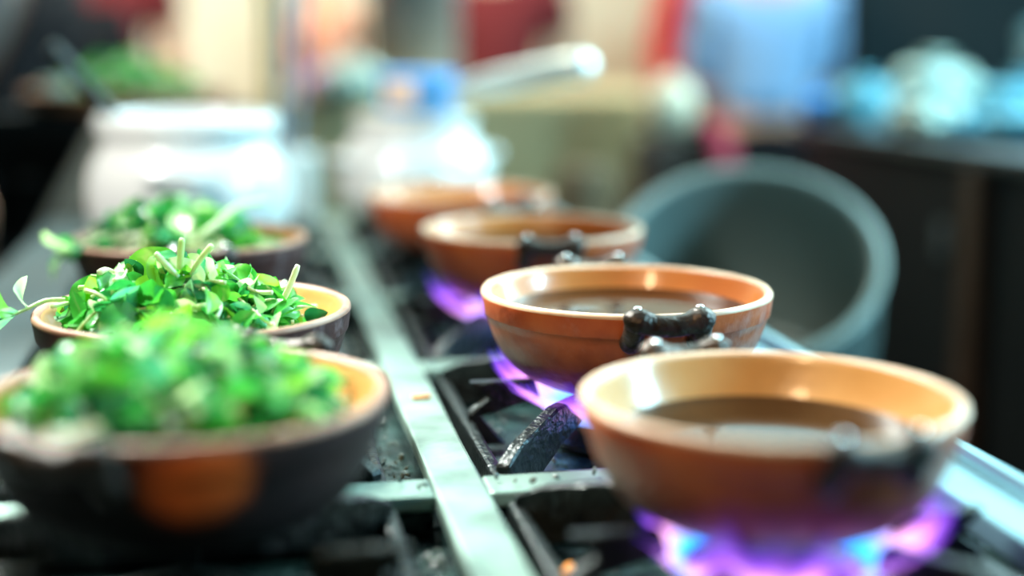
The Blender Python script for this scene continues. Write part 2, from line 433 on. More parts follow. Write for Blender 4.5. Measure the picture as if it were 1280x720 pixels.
# greasy crumbs lying in the trays and on the bars
bm = bmesh.new(); rnd = random.Random(5)
for k in range(900):
    x = rnd.choice((rnd.uniform(.15, .26), rnd.uniform(.1465, .1535), rnd.uniform(.088, .108), rnd.uniform(-.19, -.168)))
    y = rnd.uniform(.56, 1.6); s = rnd.uniform(.0008, .0026)
    onbar = any(abs(y-b) < .021 for b in BARS)
    yr = min(ROWS, key=lambda v: abs(v-y)); dx = x-(XR if x > .128 else XL); dy = y-yr; bad = False
    if not onbar:
        bad = abs(abs(dx)-.120) < .010 or abs(abs(dy)-.141) < .010 or math.hypot(dx, dy) < .062 or abs(dx) < .011 or abs(dy) < .011
        bad = bad or abs(abs(dx)*1.18-abs(dy))/1.547 < .011 or abs(abs(dy)-.165) < .007
    else: bad = abs(x-.128) < .022 or min(abs(y-b) for b in BARS) > .014
    if bad: continue
    r = bmesh.ops.create_icosphere(bm, subdivisions=1, radius=1)
    xf(bm, r['verts'], Matrix.Translation((x, y, (TOP if onbar else .8755)+s*1.5)) @ Euler((rnd.random()*3, rnd.random()*3, 0)).to_matrix().to_4x4() @ Matrix.Diagonal((s*1.5, s, s*.7, 1)))
tag(new_obj('crumbs', bm, M['crumb'], smooth=False), 'wet crumbs scattered over the black trays beside the steel strip', 'crumbs', kind='stuff')
bm = bmesh.new(); add_tube(bm, smooth_pts([(.123, 1.088, TOP+.0018), (.130, 1.086, TOP+.0022), (.138, 1.089, TOP+.0018)]), [.0008]+[.0017]*9+[.0009], 8)
tag(new_obj('carrot_sliver', bm, M['carrot']), 'tiny orange carrot sliver lying on the steel strip', 'food scrap')
# orange scrap in the nearest tray
bm = bmesh.new(); add_tube(bm, smooth_pts([(.160, .742, .879), (.172, .760, .880), (.182, .782, .879)]), [.001]+[.0034]*9+[.001], 8)
tag(new_obj('carrot_piece', bm, M['carrot']), 'blurred orange carrot scrap in the tray left of the nearest broth bowl', 'food scrap')

# ------------------------------------------------------------------ bowls
OUT = [(.0, .0), (.052, .0), (.066, .002), (.078, .008), (.088, .016), (.0955, .026), (.1010, .038), (.1045, .048), (.1062, .0535), (.1072, .0542), (.1078, .0555), (.1092, .066), (.1098, .0685)]
RIM = [(.1096, .0702), (.1085, .0716), (.1065, .0721), (.1045, .0714), (.1030, .0698)]
INN = [(.1015, .066), (.0980, .057), (.0920, .045), (.0830, .032), (.0700, .021), (.0500, .014), (.025, .012), (0, .012)]
def bowl_mesh():
    bm = bmesh.new()
    prof = OUT+RIM+INN
    n = 96
    add_lathe(bm, prof, n)
    k1 = len(OUT)-1; k2 = k1+len(RIM)
    for f in bm.faces:
        zc = f.calc_center_median(); r = math.hypot(zc.x, zc.y)
        f.material_index = 0
    return bm, n, k1, k2
def make_bowl(name, outer, ang, inner, seed=0):
    root = empty(name)
    bm = bmesh.new(); n = 96
    add_lathe(bm, OUT, n, mat=0); add_lathe(bm, [OUT[-1]]+RIM, n, mat=1); add_lathe(bm, [RIM[-1]]+INN, n, mat=2)
    bmesh.ops.remove_doubles(bm, verts=bm.verts[:], dist=1e-5)
    for v in bm.verts:
        d = noise.noise(Vector((v.co.x*18+seed*7, v.co.y*18, v.co.z*14)))*.0011
        r = math.hypot(v.co.x, v.co.y)
        if r > .03: v.co.x *= 1+d/r; v.co.y *= 1+d/r
    new_obj('body', bm, [outer, M['clay_rim'] if outer is M['clay'] else M['clay_rim_dark'], inner], root)
    for k in (0, 1):
        a = ang+k*PI
        R = Matrix.Rotation(a, 4, 'Z')
        # handle: local x = outward, y = along the rim
        bm = bmesh.new()
        pts = smooth_pts([(.116, -.028, .066), (.1185, -.022, .0695), (.1200, -.008, .0665), (.1200, .008, .0665), (.1185, .022, .0695), (.116, .028, .066)], 6)
        rad = []
        for p in pts:
            t = abs(p.y)/.028
            rad.append(.0078+.0018*max(0, 1-abs(t-.78)/.3)-.0028*max(0, t-.93)/.07)
        add_tube(bm, pts, rad, 14)
        xf(bm, bm.verts[:], R)
        h = new_obj('handle', bm, M['iron_handle'], root)
        for s in (-1, 1):
            bm = bmesh.new()
            pts = smooth_pts([(.1185, s*.0225, .0705), (.1155, s*.0232, .0625), (.1105, s*.0236, .0555), (.1065, s*.0238, .0515)], 5)
            add_tube(bm, pts, [.0080]*5+[.0076]*5+[.0080]*6, 12)
            xf(bm, bm.verts[:], R); new_obj('bracket', bm, M['iron_handle'], h)
            bm = bmesh.new(); add_ball(bm, (.1165, s*.0218, .0780), (.0032, .0032, .0020), 2)
            xf(bm, bm.verts[:], R); new_obj('rivet', bm, M['iron_handle'] if seed in (5, 6) else M['rivet'], h)
    return root
BZ = .9300
# handle angles (0 = +x); towards the camera is about -100 degrees
def place_bowl(name, outer, x, y, ang, label, group, seed, sc=(1, 1, 1)):
    b = make_bowl(name, outer, ang, M['clay_in'] if seed in (2, 3, 4) else M['clay_in_pale'], seed=seed); b.location = (x, y, BZ); b.scale = sc
    tag(b, label, 'bowl', group); return b
gB, gL = 'terracotta broth bowls over the flames', 'terracotta bowls holding greens'
d = math.radians
place_bowl('broth_bowl', M['clay'], .2745, .708, d(-83), 'nearest terracotta broth bowl, large and blurred at lower right', gB, 1, (.935, .935, .97))
place_bowl('broth_bowl', M['clay'], .279, 1.022, d(-91), 'sharply focused terracotta broth bowl, second from the camera', gB, 2)
place_bowl('broth_bowl', M['clay'], .277, 1.372, d(-93), 'third terracotta broth bowl, just behind the sharply focused one', gB, 3)
place_bowl('broth_bowl', M['clay'], .254, 1.690, d(-70), 'farthest and most blurred terracotta broth bowl, before the white saucepan pot', gB, 4)
place_bowl('greens_bowl', M['clay_glow_patch'], -.036, .764, d(-118), 'nearest sooty terracotta bowl, blurred at lower left, heaped with greens', gL, 5)
place_bowl('greens_bowl', M['clay_sooty'], -.039, 1.007, d(-86), 'middle sooty terracotta bowl of greens, white stem poking over its right side', gL, 6)
place_bowl('greens_bowl', M['clay_sooty'], -.054, 1.366, d(-84), 'farthest sooty terracotta bowl of greens, in front of the ladle pot', gL, 7)
def broth(x, y, lev, label, sc=1.0):
    # radius of the inside wall at this level
    ii = [RIM[-1]]+INN; r = .05
    for (r0, z0), (r1, z1) in zip(ii[:-1], ii[1:]):
        if z1 <= lev <= z0: r = r1+(r0-r1)*(lev-z1)/(z0-z1)
    r -= .0018
    bm = bmesh.new()
    add_lathe(bm, [(0, .0135), (.02, .0135), (.045, .0150), (.066, .0215), (min(.079, r-.003), .0325 if lev > .04 else lev-.004), (r-.001, lev-.0015), (r, lev), (r-.003, lev-.0004), (0, lev-.0004)], 72, Matrix.Translation((x, y, BZ)))
    o = new_obj('broth', bm, M['broth'])
    if sc != 1.0:
        for v in o.data.vertices: v.co = Vector((x+(v.co.x-x)*sc, y+(v.co.y-y)*sc, BZ+(v.co.z-BZ)*(1-(1-sc)*.45)))
    tag(o, label, 'broth', 'dark broth in the terracotta bowls')
broth(.2745, .708, .047, 'dark broth with pale reflection inside the nearest terracotta bowl', .935)
broth(.279, 1.022, .055, 'brown broth inside the sharply focused terracotta bowl')
broth(.277, 1.372, .055, 'brown broth inside the third terracotta bowl')
broth(.254, 1.690, .055, 'brown broth inside the farthest terracotta bowl')

# ------------------------------------------------------------------ gas flames
def flame(x, y, seed, label, reach=1.0, rs=1.0, dip=None):
    rnd = random.Random(seed)
    bm = bmesh.new(); lay = bm.loops.layers.uv.new('flame')
    # path of a tongue: out of the burner ports, under the bowl, up its wall
    path = [(.0455, .9045), (.052, .9065), (.060, .9120), (.069, .9185), (.080, .9245), (.0895, .9315), (.0970, .9400), (.1025, .9500), (.1065, .962), (.1095, .974)]
    P = smooth_pts([(r if r < .05 else .05+(r-.05)*rs, 0, z) for r, z in path], 3)
    NS = 160
    for shell in range(3):
        off = shell*.0022
        ph = [rnd.uniform(0, 50) for _ in range(3)]
        ln = []; de = []
        for i in range(NS):
            a = 2*PI*i/NS
            v = noise.noise(Vector((math.cos(a)*2.1+ph[0], math.sin(a)*2.1, shell*3)))*.5+.5
            v2 = noise.noise(Vector((math.cos(a)*7+ph[1], math.sin(a)*7, shell*5)))*.5+.5
            port = .5+.5*math.cos(a*26+shell*1.3)
            ln.append(min(1.0, reach*(.28+.62*v+.25*v2)*(.9+.1*port)))
            if dip is not None: ln[-1] *= 1-.45*max(0, math.cos(a-dip))**2
            de.append(.35+.45*port*v2+.35*v)
        grid = []
        for i in range(NS):
            a = 2*PI*i/NS; row = []
            for k, p in enumerate(P):
                t = k/(len(P)-1)
                q = t*ln[i]*(len(P)-1); k0 = min(int(q), len(P)-2); fpt = P[k0].lerp(P[k0+1], q-k0)
                jit = noise.noise(Vector((a*6+ph[2], t*4, shell)))*.004*t
                rr = fpt.x+off*.3+max(0, jit); zz = fpt.z-off*.8
                row.append((bm.verts.new((x+rr*math.cos(a), y+rr*math.sin(a), zz)), t, de[i]))
            grid.append(row)
        for i in range(NS):
            A, B = grid[i], grid[(i+1) % NS]
            for k in range(len(P)-1):
                vs = (A[k], B[k], B[k+1], A[k+1])
                f = bm.faces.new([q[0] for q in vs])
                for lp, q in zip(f.loops, vs):
                    t = q[1]; fade = min(1, t*6)*(1-t)**.75
                    lp[lay].uv = (t, max(0, min(.85, q[2]*fade*.75)))
    o = new_obj('gas_flame', bm, M['flame'])
    tag(o, label, 'flame', 'gas flames under the broth bowls')
flame(XR-.003, .703, 3, 'blue and pink gas flame under the nearest broth bowl', 1.05, .88, 2.9)
flame(XR, 1.028, 11, 'violet and white gas flame licking the sharply focused broth bowl')
flame(XR-.002, 1.375, 23, 'blue and magenta gas flame under the third broth bowl')

# ------------------------------------------------------------------ greens
def leaf_mesh(rnd, L, W, fold, curl, wav):
    bm = bmesh.new(); nu, nv = 6, 9; grid = []
    for j in range(nv+1):
        t = j/nv
        wv = (math.sin(PI*min(1, t**.85))**.62)*W*.5 if 0 < t < 1 else .0006
        row = []
        for i in range(nu+1):
            s = (i/nu)*2-1
            x = s*wv
            z = abs(s)*wv*fold + math.sin(t*9+s*3+wav*6)*.04*wv*abs(s)*3
            ang = curl*t
            yy = L*(math.sin(ang)/curl if abs(curl) > 1e-3 else t); zz = -L*((1-math.cos(ang))/curl if abs(curl) > 1e-3 else 0)
            row.append(bm.verts.new((x, yy, zz+z)))
        grid.append(row)
    for j in range(nv):
        for i in range(nu):
            bm.faces.new((grid[j][i], grid[j][i+1], grid[j+1][i+1], grid[j+1][i]))
    return bm
rndL = random.Random(31)
def mk_leafmesh(k):
    bm = leaf_mesh(rndL, rndL.uniform(.024, .040), rndL.uniform(.015, .025), rndL.uniform(.1, .55), rndL.uniform(-.3, 1.5), k)
    me = bpy.data.meshes.new('leaf'); bm.to_mesh(me); bm.free()
    for p in me.polygons: p.use_smooth = True
    return me
leaf_meshes = []
for k in range(12):
    me = mk_leafmesh(k); me.materials.append(M['leaf'] if k % 6 else M['dark_leaf']); leaf_meshes.append(me)

def make_sprig(k):
    """stem along +z from the origin, leaves along it and at the tip"""
    rnd = random.Random(100+k)
    root = empty('herb_sprig')
    stalky = k >= 9
    Ls = rnd.uniform(.045, .070) if stalky else rnd.uniform(.030, .050); b1 = rnd.uniform(-.014, .014); b2 = rnd.uniform(-.014, .014)
    cp = smooth_pts([(0, 0, 0), (b1*.4, b2*.2, Ls*.35), (b1, b2, Ls*.7), (b1*1.6, b2*1.7, Ls)], 4)
    bm = bmesh.new(); r0 = rnd.uniform(.0020, .0027) if stalky else rnd.uniform(.0012, .0018)
    add_tube(bm, cp, [r0*(1-.5*i/(len(cp)-1)) for i in range(len(cp))], 7)
    new_obj('stem', bm, M['stem'], root)
    nl = rnd.choice((1, 2)) if stalky else rnd.choice((3, 4, 4, 5))
    for q in range(nl):
        t = 1.0 if q == 0 else rnd.uniform(.45, .98)
        p = cp[min(len(cp)-1, int(t*(len(cp)-1)))]
        lf = bpy.data.objects.new('leaf', rnd.choice(leaf_meshes)); COL.objects.link(lf); lf.parent = root
        lf.location = p
        lf.rotation_euler = Euler((rnd.uniform(.3, 1.5) if q else 1.2, rnd.uniform(-.5, .5), rnd.uniform(0, 2*PI)))
        s = rnd.uniform(.75, 1.1); lf.scale = (s, s, s)
    return root
protos = [make_sprig(k) for k in range(14)]
used = [False]*len(protos)
REACH = .062
bpy.context.view_layer.update()
def sprig_points(root):
    pts = []
    for ch in root.children:
        Mx = Matrix.LocRotScale(ch.location, ch.rotation_euler, ch.scale)
        vs = ch.data.vertices; st = max(1, len(vs)//10)
        pts += [Mx @ vs[i].co for i in range(0, len(vs), st)]+[Mx @ vs[len(vs)-1].co]
    return pts
proto_pts = [sprig_points(p) for p in protos]
def heap(cx, cy, zrim, R, H, n, seed, label, group, scale=1.0, shift=(0, 0), cone=.5, wall=.0985, deep=True, skew=0.0):
    """lay sprigs one by one; a placement is kept only if the whole sprig stays inside the bowl and under the mound's outline"""
    rnd = random.Random(seed); made = 0
    def top(px, py):
        q = math.hypot(px-cx-shift[0], py-cy-shift[1])/R
        if q >= 1: return zrim-.004
        return zrim+H*((1-q)*cone+(1-q*q)*(1-cone))+.002
    for t in range(n*60):
        if made >= n: break
        k = rnd.randrange(len(protos))
        rr = R*.95*math.sqrt(rnd.random()); a = rnd.uniform(0, 2*PI)
        px = cx+shift[0]+rr*math.cos(a); py = cy+shift[1]+rr*math.sin(a)
        tilt = min(1.75, abs(rnd.gauss(1.25, .33))); az = rnd.uniform(0, 2*PI)
        dirv = Vector((math.cos(az)*math.sin(tilt), math.sin(az)*math.sin(tilt), math.cos(tilt)))
        q = dirv.to_track_quat('Z', 'Y') @ Quaternion((0, 0, 1), rnd.uniform(0, 2*PI))
        s = scale*rnd.uniform(.8, 1.12)
        zt = top(px, py)
        base = Vector((px, py, 0))-dirv*.035*s
        P = [q @ (p*s)+base for p in proto_pts[k]]
        # lift it as high as the outline allows
        z0 = min(top(p.x, p.y)-p.z for p in P)-rnd.random()**2*.016*scale
        ok = True
        for p in P:
            z = p.z+z0; r = math.hypot(p.x-cx, p.y-cy)
            if r > wall*(1.0 if z < zrim+.004 else 1.06): ok = False; break
            if deep and z < BZ+.014+(r/.1)**3*.046: ok = False; break
            if not deep and z < zrim-.020: ok = False; break
        if not ok: continue
        if not used[k]: used[k] = True; o = protos[k]
        else: o = copy_tree(protos[k])
        o.rotation_euler = q.to_euler(); o.location = base+Vector((0, 0, z0)); o.scale = (s, s, s)
        tag(o, label, 'sprig', group); made += 1
    print('heap', seed, made)
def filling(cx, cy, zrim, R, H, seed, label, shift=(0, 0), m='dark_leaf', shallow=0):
    """the uncountable chopped mass the sprigs lie in"""
    rnd = random.Random(seed); bm = bmesh.new()
    for i in range(600):
        rr = R*math.sqrt(rnd.random()); a = rnd.uniform(0, 2*PI)
        z = rnd.uniform(-.012, 1)*max(0, H*(1-(rr/R)**2)**.8-.008)
        b2 = leaf_mesh(rnd, rnd.uniform(.015, .028), rnd.uniform(.010, .017), .3, rnd.uniform(0, 1.2), i)
        me = bpy.data.meshes.new('t'); b2.to_mesh(me); b2.free()
        MX = (Matrix.Translation((cx+shift[0]+rr*math.cos(a), cy+shift[1]+rr*math.sin(a), zrim+z)) @ Euler((rnd.uniform(-1.2, 1.2), rnd.uniform(-.8, .8), rnd.uniform(0, 6.28))).to_matrix().to_4x4())
        bad = False
        for v in me.vertices:
            p = MX @ v.co; r = math.hypot(p.x-cx, p.y-cy)
            if shallow: bad = bad or p.z < shallow or r > .145
            else: bad = bad or (p.z < BZ+.016+(r/.1)**3*.052) or r > .096
        if not bad:
            n0 = len(bm.verts); bm.from_mesh(me); bm.verts.ensure_lookup_table(); xf(bm, bm.verts[n0:], MX)
        bpy.data.meshes.remove(me)
    tag(new_obj('chopped_greens', bm, M[m]), label, 'greens', kind='stuff')
RZ = BZ+.072
heap(-.036, .764, RZ, .100, .041, 110, 1, 'blurred green leafy sprig heaped in the nearest sooty terracotta bowl', 'sprigs in the nearest bowl of greens', 1.0, (-.008, -.004), .6, .108)
filling(-.036, .764, RZ-.006, .076, .024, 11, 'chopped leaves between the sprigs in the nearest bowl of greens', (-.010, .006))
heap(-.039, 1.007, RZ, .095, .041, 115, 2, 'sharp green leafy sprig heaped in the middle bowl of greens', 'sprigs in the middle bowl of greens', 1.0, (-.012, 0), .35)
filling(-.039, 1.007, RZ-.006, .076, .020, 12, 'chopped leaves between the sprigs in the middle bowl of greens', (-.012, 0))
heap(-.054, 1.366, RZ, .097, .040, 90, 3, 'soft green leafy sprig heaped in the farthest bowl of greens', 'sprigs in the farthest bowl of greens', 1.05, (-.020, 0), .3, .102)
filling(-.054, 1.366, RZ-.006, .074, .020, 13, 'chopped leaves between the sprigs in the farthest bowl of greens', (-.016, 0))
# sprigs that stand out of the heaps
def single(label, loc, dirv, roll, k, s=1.0):
    o = copy_tree(protos[k]); o.location = loc
    o.rotation_euler = (Vector(dirv).to_track_quat('Z', 'Y') @ Quaternion((0, 0, 1), roll)).to_euler(); o.scale = (s, s, s)
    tag(o, label, 'sprig'); return o
single('loose sprig hanging over the left rim of the middle bowl of greens', (-.125, 1.00, RZ+.008), (-1, -.1, .15), .4, 2, 1.1)
single('sprig draped over the left rim of the farthest bowl of greens', (-.122, 1.325, RZ+.010), (-.75, -.5, -.12), 2.0, 5, 1.0)
def stalk(label, pts, r):
    bm = bmesh.new(); P = smooth_pts(pts, 5)
    add_tube(bm, P, [r]*(len(P)-1)+[r*.7], 9)
    tag(new_obj('white_stalk', bm, M['stem']), label, 'stalk')
stalk('white stalk sticking up at the right of the middle heap of greens', [(.014, .985, RZ-.004), (.024, .980, RZ+.010), (.033, .978, RZ+.031)], .0022)
stalk('pale stalk standing straight up at the top of the middle heap of greens', [(-.046, .98, RZ+.024), (-.046, .978, RZ+.036), (-.044, .976, RZ+.052)], .0024)
stalk('pale stalk leaning right at the top of the middle heap of greens', [(-.040, .98, RZ+.026), (-.032, .976, RZ+.038), (-.024, .974, RZ+.047)], .0022)
stalk('pale short stalk leaning left at the top of the middle heap of greens', [(-.048, .975, RZ+.026), (-.056, .972, RZ+.036), (-.062, .972, RZ+.043)], .0022)
stalk('long curved pale stalk lying across the farthest bowl of greens', [(-.055, 1.268, RZ+.002), (-.030, 1.275, RZ+.020), (-.008, 1.30, RZ+.034), (.02, 1.33, RZ+.036)], .0030)

# ------------------------------------------------------------------ white pots
def lug(bm, ang, r, z, w=.03, out=.022, rad=.006):
    R = Matrix.Rotation(ang, 4, 'Z')
    pts = smooth_pts([(r-.008, -w, z), (r+out*.6, -w, z+.002), (r+out, -w*.5, z+.004), (r+out, w*.5, z+.004), (r+out*.6, w, z+.002), (r-.008, w, z)], 5)
    n0 = len(bm.verts); add_tube(bm, pts, rad, 10); bm.verts.ensure_lookup_table(); xf(bm, bm.verts[n0:], R)
pot = empty('enamel_pot', (-.067, 1.765, .9302))
tag(pot, 'round white enamel pot with rolled rim and dark ladle, behind the greens bowls', 'pot')
bm = bmesh.new()
add_lathe(bm, [(0, 0), (.090, 0), (.104, .006), (.118, .030), (.1235, .060), (.1215, .090), (.1140, .112), (.1055, .124), (.1025, .130),
               (.1035, .136), (.1085, .142), (.1100, .150), (.1090, .160), (.1055, .166), (.1020, .163), (.1005, .152), (.0990, .132), (.108, .115), (.117, .090), (.119, .06), (.113, .03), (.10, .010), (0, .008)], 72)
new_obj('body', bm, M['enamel'], pot)
for k in (0, 1):
    bm = bmesh.new(); lug(bm, d(-96)+k*PI, .1195, .098); new_obj('handle', bm, M['enamel'], pot)
ladle = empty('ladle', (0, 0, 0))
tag(ladle, 'dark ladle leaning out of the left side of the ladle pot', 'ladle')
bm = bmesh.new(); add_tube(bm, smooth_pts([(-.105, 1.760, .965), (-.140, 1.748, 1.060), (-.158, 1.742, 1.102), (-.188, 1.733, 1.142), (-.216, 1.724, 1.176)], 5), [.0055]*10+[.0085]*11, 10)
new_obj('shaft', bm, M['iron'], ladle)
bm = bmesh.new(); add_lathe(bm, [(0, 0), (.02, .003), (.032, .014), (.036, .028), (.034, .028), (.03, .015), (.018, .006), (0, .0045)], 28, Matrix.Translation((-.082, 1.765, .942)) @ Euler((0, .3, 0)).to_matrix().to_4x4())
new_obj('scoop', bm, M['dark_steel'], ladle)

pot2 = empty('stew_pot', (.245, 2.095, .9302))
tag(pot2, 'blurred white bulging pot with a steel saucepan on its lid', 'pot')
bm = bmesh.new()
add_lathe(bm, [(0, 0), (.085, 0), (.104, .010), (.114, .035), (.116, .060), (.110, .085), (.096, .105), (.088, .113), (.088, .125), (.092, .130), (.090, .133), (.084, .131), (.083, .112), (.092, .10), (.108, .075), (.109, .04), (.1, .015), (0, .008)], 64)
new_obj('body', bm, M['enamel'], pot2)
for k in (0, 1):
    bm = bmesh.new(); lug(bm, d(200)+k*PI, .111, .08, out=.02); new_obj('handle', bm, M['enamel'], pot2)
lid = empty('pot_lid', (.245, 2.095, 1.0632))
tag(lid, 'flat pale lid on the white bulging pot, under the saucepan', 'lid')
bm = bmesh.new(); add_lathe(bm, [(0, .0002), (.088, .0002), (.0925, .003), (.0925, .006), (.082, .011), (0, .012)], 48); new_obj('plate', bm, M['cream_enamel'], lid)
pan = empty('saucepan', (.250, 2.10, 1.0755))
tag(pan, 'steel saucepan with long bright handle standing on the white pot', 'saucepan')
bm = bmesh.new(); add_lathe(bm, [(0, 0), (.050, 0), (.056, .005), (.057, .055), (.059, .058), (.056, .059), (.054, .056), (.053, .008), (0, .006)], 48)
new_obj('body', bm, M['blue_reflection'], pan)
bm = bmesh.new(); add_lathe(bm, [(.0572, .012), (.0590, .014), (.0592, .046), (.0574, .048)], 48)
# warm reflection painted as a peach band on the left half only
for f in list(bm.faces):
    c = f.calc_center_median()
    if not (-2.6 < math.atan2(c.y, c.x) < -1.75): bm.faces.remove(f)
new_obj('reflection_panel', bm, M['peach'], pan)
bm = bmesh.new(); a = Vector((.042, -.040, .034)); bdir = (Vector((.197, -.275, .074))-a)
P = [a+bdir*t for t in (0, .12, .2, .35, .6, .85, .96, .985, 1.0)]
add_tube(bm, P, [.009, .010, .014, .0175, .0195, .0205, .019, .014, .006], 18)
new_obj('handle', bm, M['chrome'], pan)

# ------------------------------------------------------------------ tilted aluminium stock pot on a low bench
benchz = .50
bench = empty('low_bench', (.755, 1.98, 0)); tag(bench, 'low dark steel bench hidden beneath the tilted grey stock pot', 'bench')
bm = bmesh.new(); add_box(bm, (0, 0, benchz-.015), (.50, .75, .03), bev=.005); new_obj('bench_top', bm, M['dark_steel'], bench, False)
for sx in (-.22, .22):
    for sy in (-.34, .34):
        bm = bmesh.new(); add_box(bm, (sx, sy, (benchz-.03)/2), (.03, .03, benchz-.03), bev=.003); new_obj('leg', bm, M['dark_steel'], bench, False)
nrm = Vector((-.232, -.567, .79)).normalized()
spot = empty('stock_pot', (0, 0, 0)); tag(spot, 'big dull aluminium stock pot tilted toward the camera beyond the stove edge', 'pot')
rc = Vector((.655, 1.80, .892)); depth = .34; r = .186
q = nrm.to_track_quat('Z', 'Y')
bm = bmesh.new()
add_lathe(bm, [(0, 0), (r*.97-.012, 0), (r*.97, .012), (r-.004, depth-.03), (r-.001, depth-.012), (r+.001, depth-.003), (r-.004, depth), (r-.014, depth-.001), (r-.017, depth-.004), (r-.017, depth-.02), (r*.97-.018, .02), (r*.97-.035, .010), (0, .009)], 96)
new_obj('body', bm, M['alu'], spot)
for k in (0, 1):
    bm = bmesh.new(); lug(bm, d(78)+k*PI, r-.004, depth-.09, w=.05, out=.04, rad=.006)
    new_obj('handle', bm, M['alu'], spot)
spot.rotation_euler = q.to_euler(); spot.location = rc-nrm*depth

# ------------------------------------------------------------------ left rear: table, crate, tray of greens
tbl = empty('wooden_table', (-.40, 2.685, 0)); tag(tbl, 'dark wooden table at far left carrying the brown crate', 'table')
bm = bmesh.new(); add_box(bm, (0, .0, .735), (1.06, .76, .03), bev=.004); new_obj('table_top', bm, M['dark_wood'], tbl, False)
for sx in (-.48, .48):
    for sy in (-.33, .33):
        bm = bmesh.new(); add_box(bm, (sx, sy, .36), (.05, .05, .72), bev=.004); new_obj('leg', bm, M['dark_wood'], tbl, False)
cr = empty('wooden_crate', (-.205, 2.545, .7502), (0, 0, d(-18))); tag(cr, 'brown slatted crate carrying the wooden tray, left of the ladle pot', 'crate')
for sx in (-.15, .15):
    for sy in (-.13, .13):
        bm = bmesh.new(); add_box(bm, (sx, sy, .1475), (.03, .03, .295), bev=.003); new_obj('post', bm, M['dark_wood'], cr, False)
for k in range(3):
    z = .045+k*.104
    for s in (-1, 1):
        bm = bmesh.new(); add_box(bm, (0, s*.152, z), (.335, .014, .085), bev=.003); new_obj('slat', bm, M['dark_wood'], cr, False)
        bm = bmesh.new(); add_box(bm, (s*.172, 0, z), (.014, .29, .085), bev=.003); new_obj('slat', bm, M['dark_wood'], cr, False)
bm = bmesh.new(); add_box(bm, (0, 0, .304), (.36, .32, .018), bev=.003); new_obj('lid_board', bm, M['dark_wood'], cr, False)
tray = empty('wooden_tray', (-.195, 2.535, 1.0635)); tag(tray, 'round reddish wooden tray heaped with greens at upper left', 'tray')
bm = bmesh.new(); add_lathe(bm, [(0, 0), (.152, 0), (.168, .008), (.175, .032), (.168, .034), (.160, .014), (0, .012)], 64); new_obj('dish', bm, M['wood'], tray)
heap(-.195, 2.535, 1.090, .155, .075, 60, 4, 'dark green leafy sprig on the round wooden tray at upper left', 'sprigs on the wooden tray', 1.5, (0, 0), .4, .165, False)
filling(-.195, 2.535, 1.082, .130, .045, 14, 'chopped dark leaves under the sprigs on the wooden tray', shallow=1.078)
# white cup on the tray
cup = empty('glass_cup', (-.305, 2.47, 1.0775)); tag(cup, 'small pale cup at the left end of the wooden tray', 'cup')
bm = bmesh.new(); add_lathe(bm, [(0, 0), (.020, 0), (.026, .03), (.027, .034), (.0245, .034), (.0185, .004), (0, .004)], 28); new_obj('body', bm, M['bag_white'], cup)
# slanted plank left of the pot
pk = empty('leaning_plank', (0, 0, 0)); tag(pk, 'pale brown plank leaning between the crate and the dark left corner', 'plank')
bm = bmesh.new(); add_box(bm, (0, 0, 0), (.060, .018, .34), bev=.003)
o = new_obj('board', bm, M['pale_wood'], pk, False)
pk.location = (-.275, 2.322, .915); pk.rotation_euler = (0, d(30), 0)

# ------------------------------------------------------------------ counter behind, with things on it
ctr = empty('cloth_covered_counter', (.53, 3.45, 0), (0, 0, d(-14)))
tag(ctr, 'beige cloth covered counter across the background behind the stove', 'counter')
bm = bmesh.new(); add_box(bm, (0, .0, .52), (.80, .60, 1.04), bev=.006); new_obj('cabinet', bm, M['brown_cloth'], ctr, False)
bm = bmesh.new()
W, D, n = .86, .66, 60
rows = []
per = []
for i in range(n+1): per.append((-W/2+W*i/n, -D/2))
top = [bm.verts.new((x, y, 1.052)) for x, y in per]
bot = []
for z in (1.045, .9, .7, .45, .2):
    rr = [bm.verts.new((x, y-(1.052-z)*.02-.012*(1.052-z)*(1+math.sin(x*46)+.5*math.sin(x*21)), z)) for x, y in per]; bot.append(rr)
rws = [top]+bot
for a_, b_ in zip(rws[:-1], rws[1:]):
    for i in range(n): bm.faces.new((a_[i], a_[i+1], b_[i+1], b_[i]))
back = [bm.verts.new((x, D/2, 1.052)) for x, y in per]
for i in range(n): bm.faces.new((back[i], back[i+1], top[i+1], top[i]))
cl = new_obj('cloth', bm, M['beige_cloth'], ctr)
mo = cl.modifiers.new('s', 'SOLIDIFY'); mo.thickness = .004; mo.offset = 0
CZ = 1.055
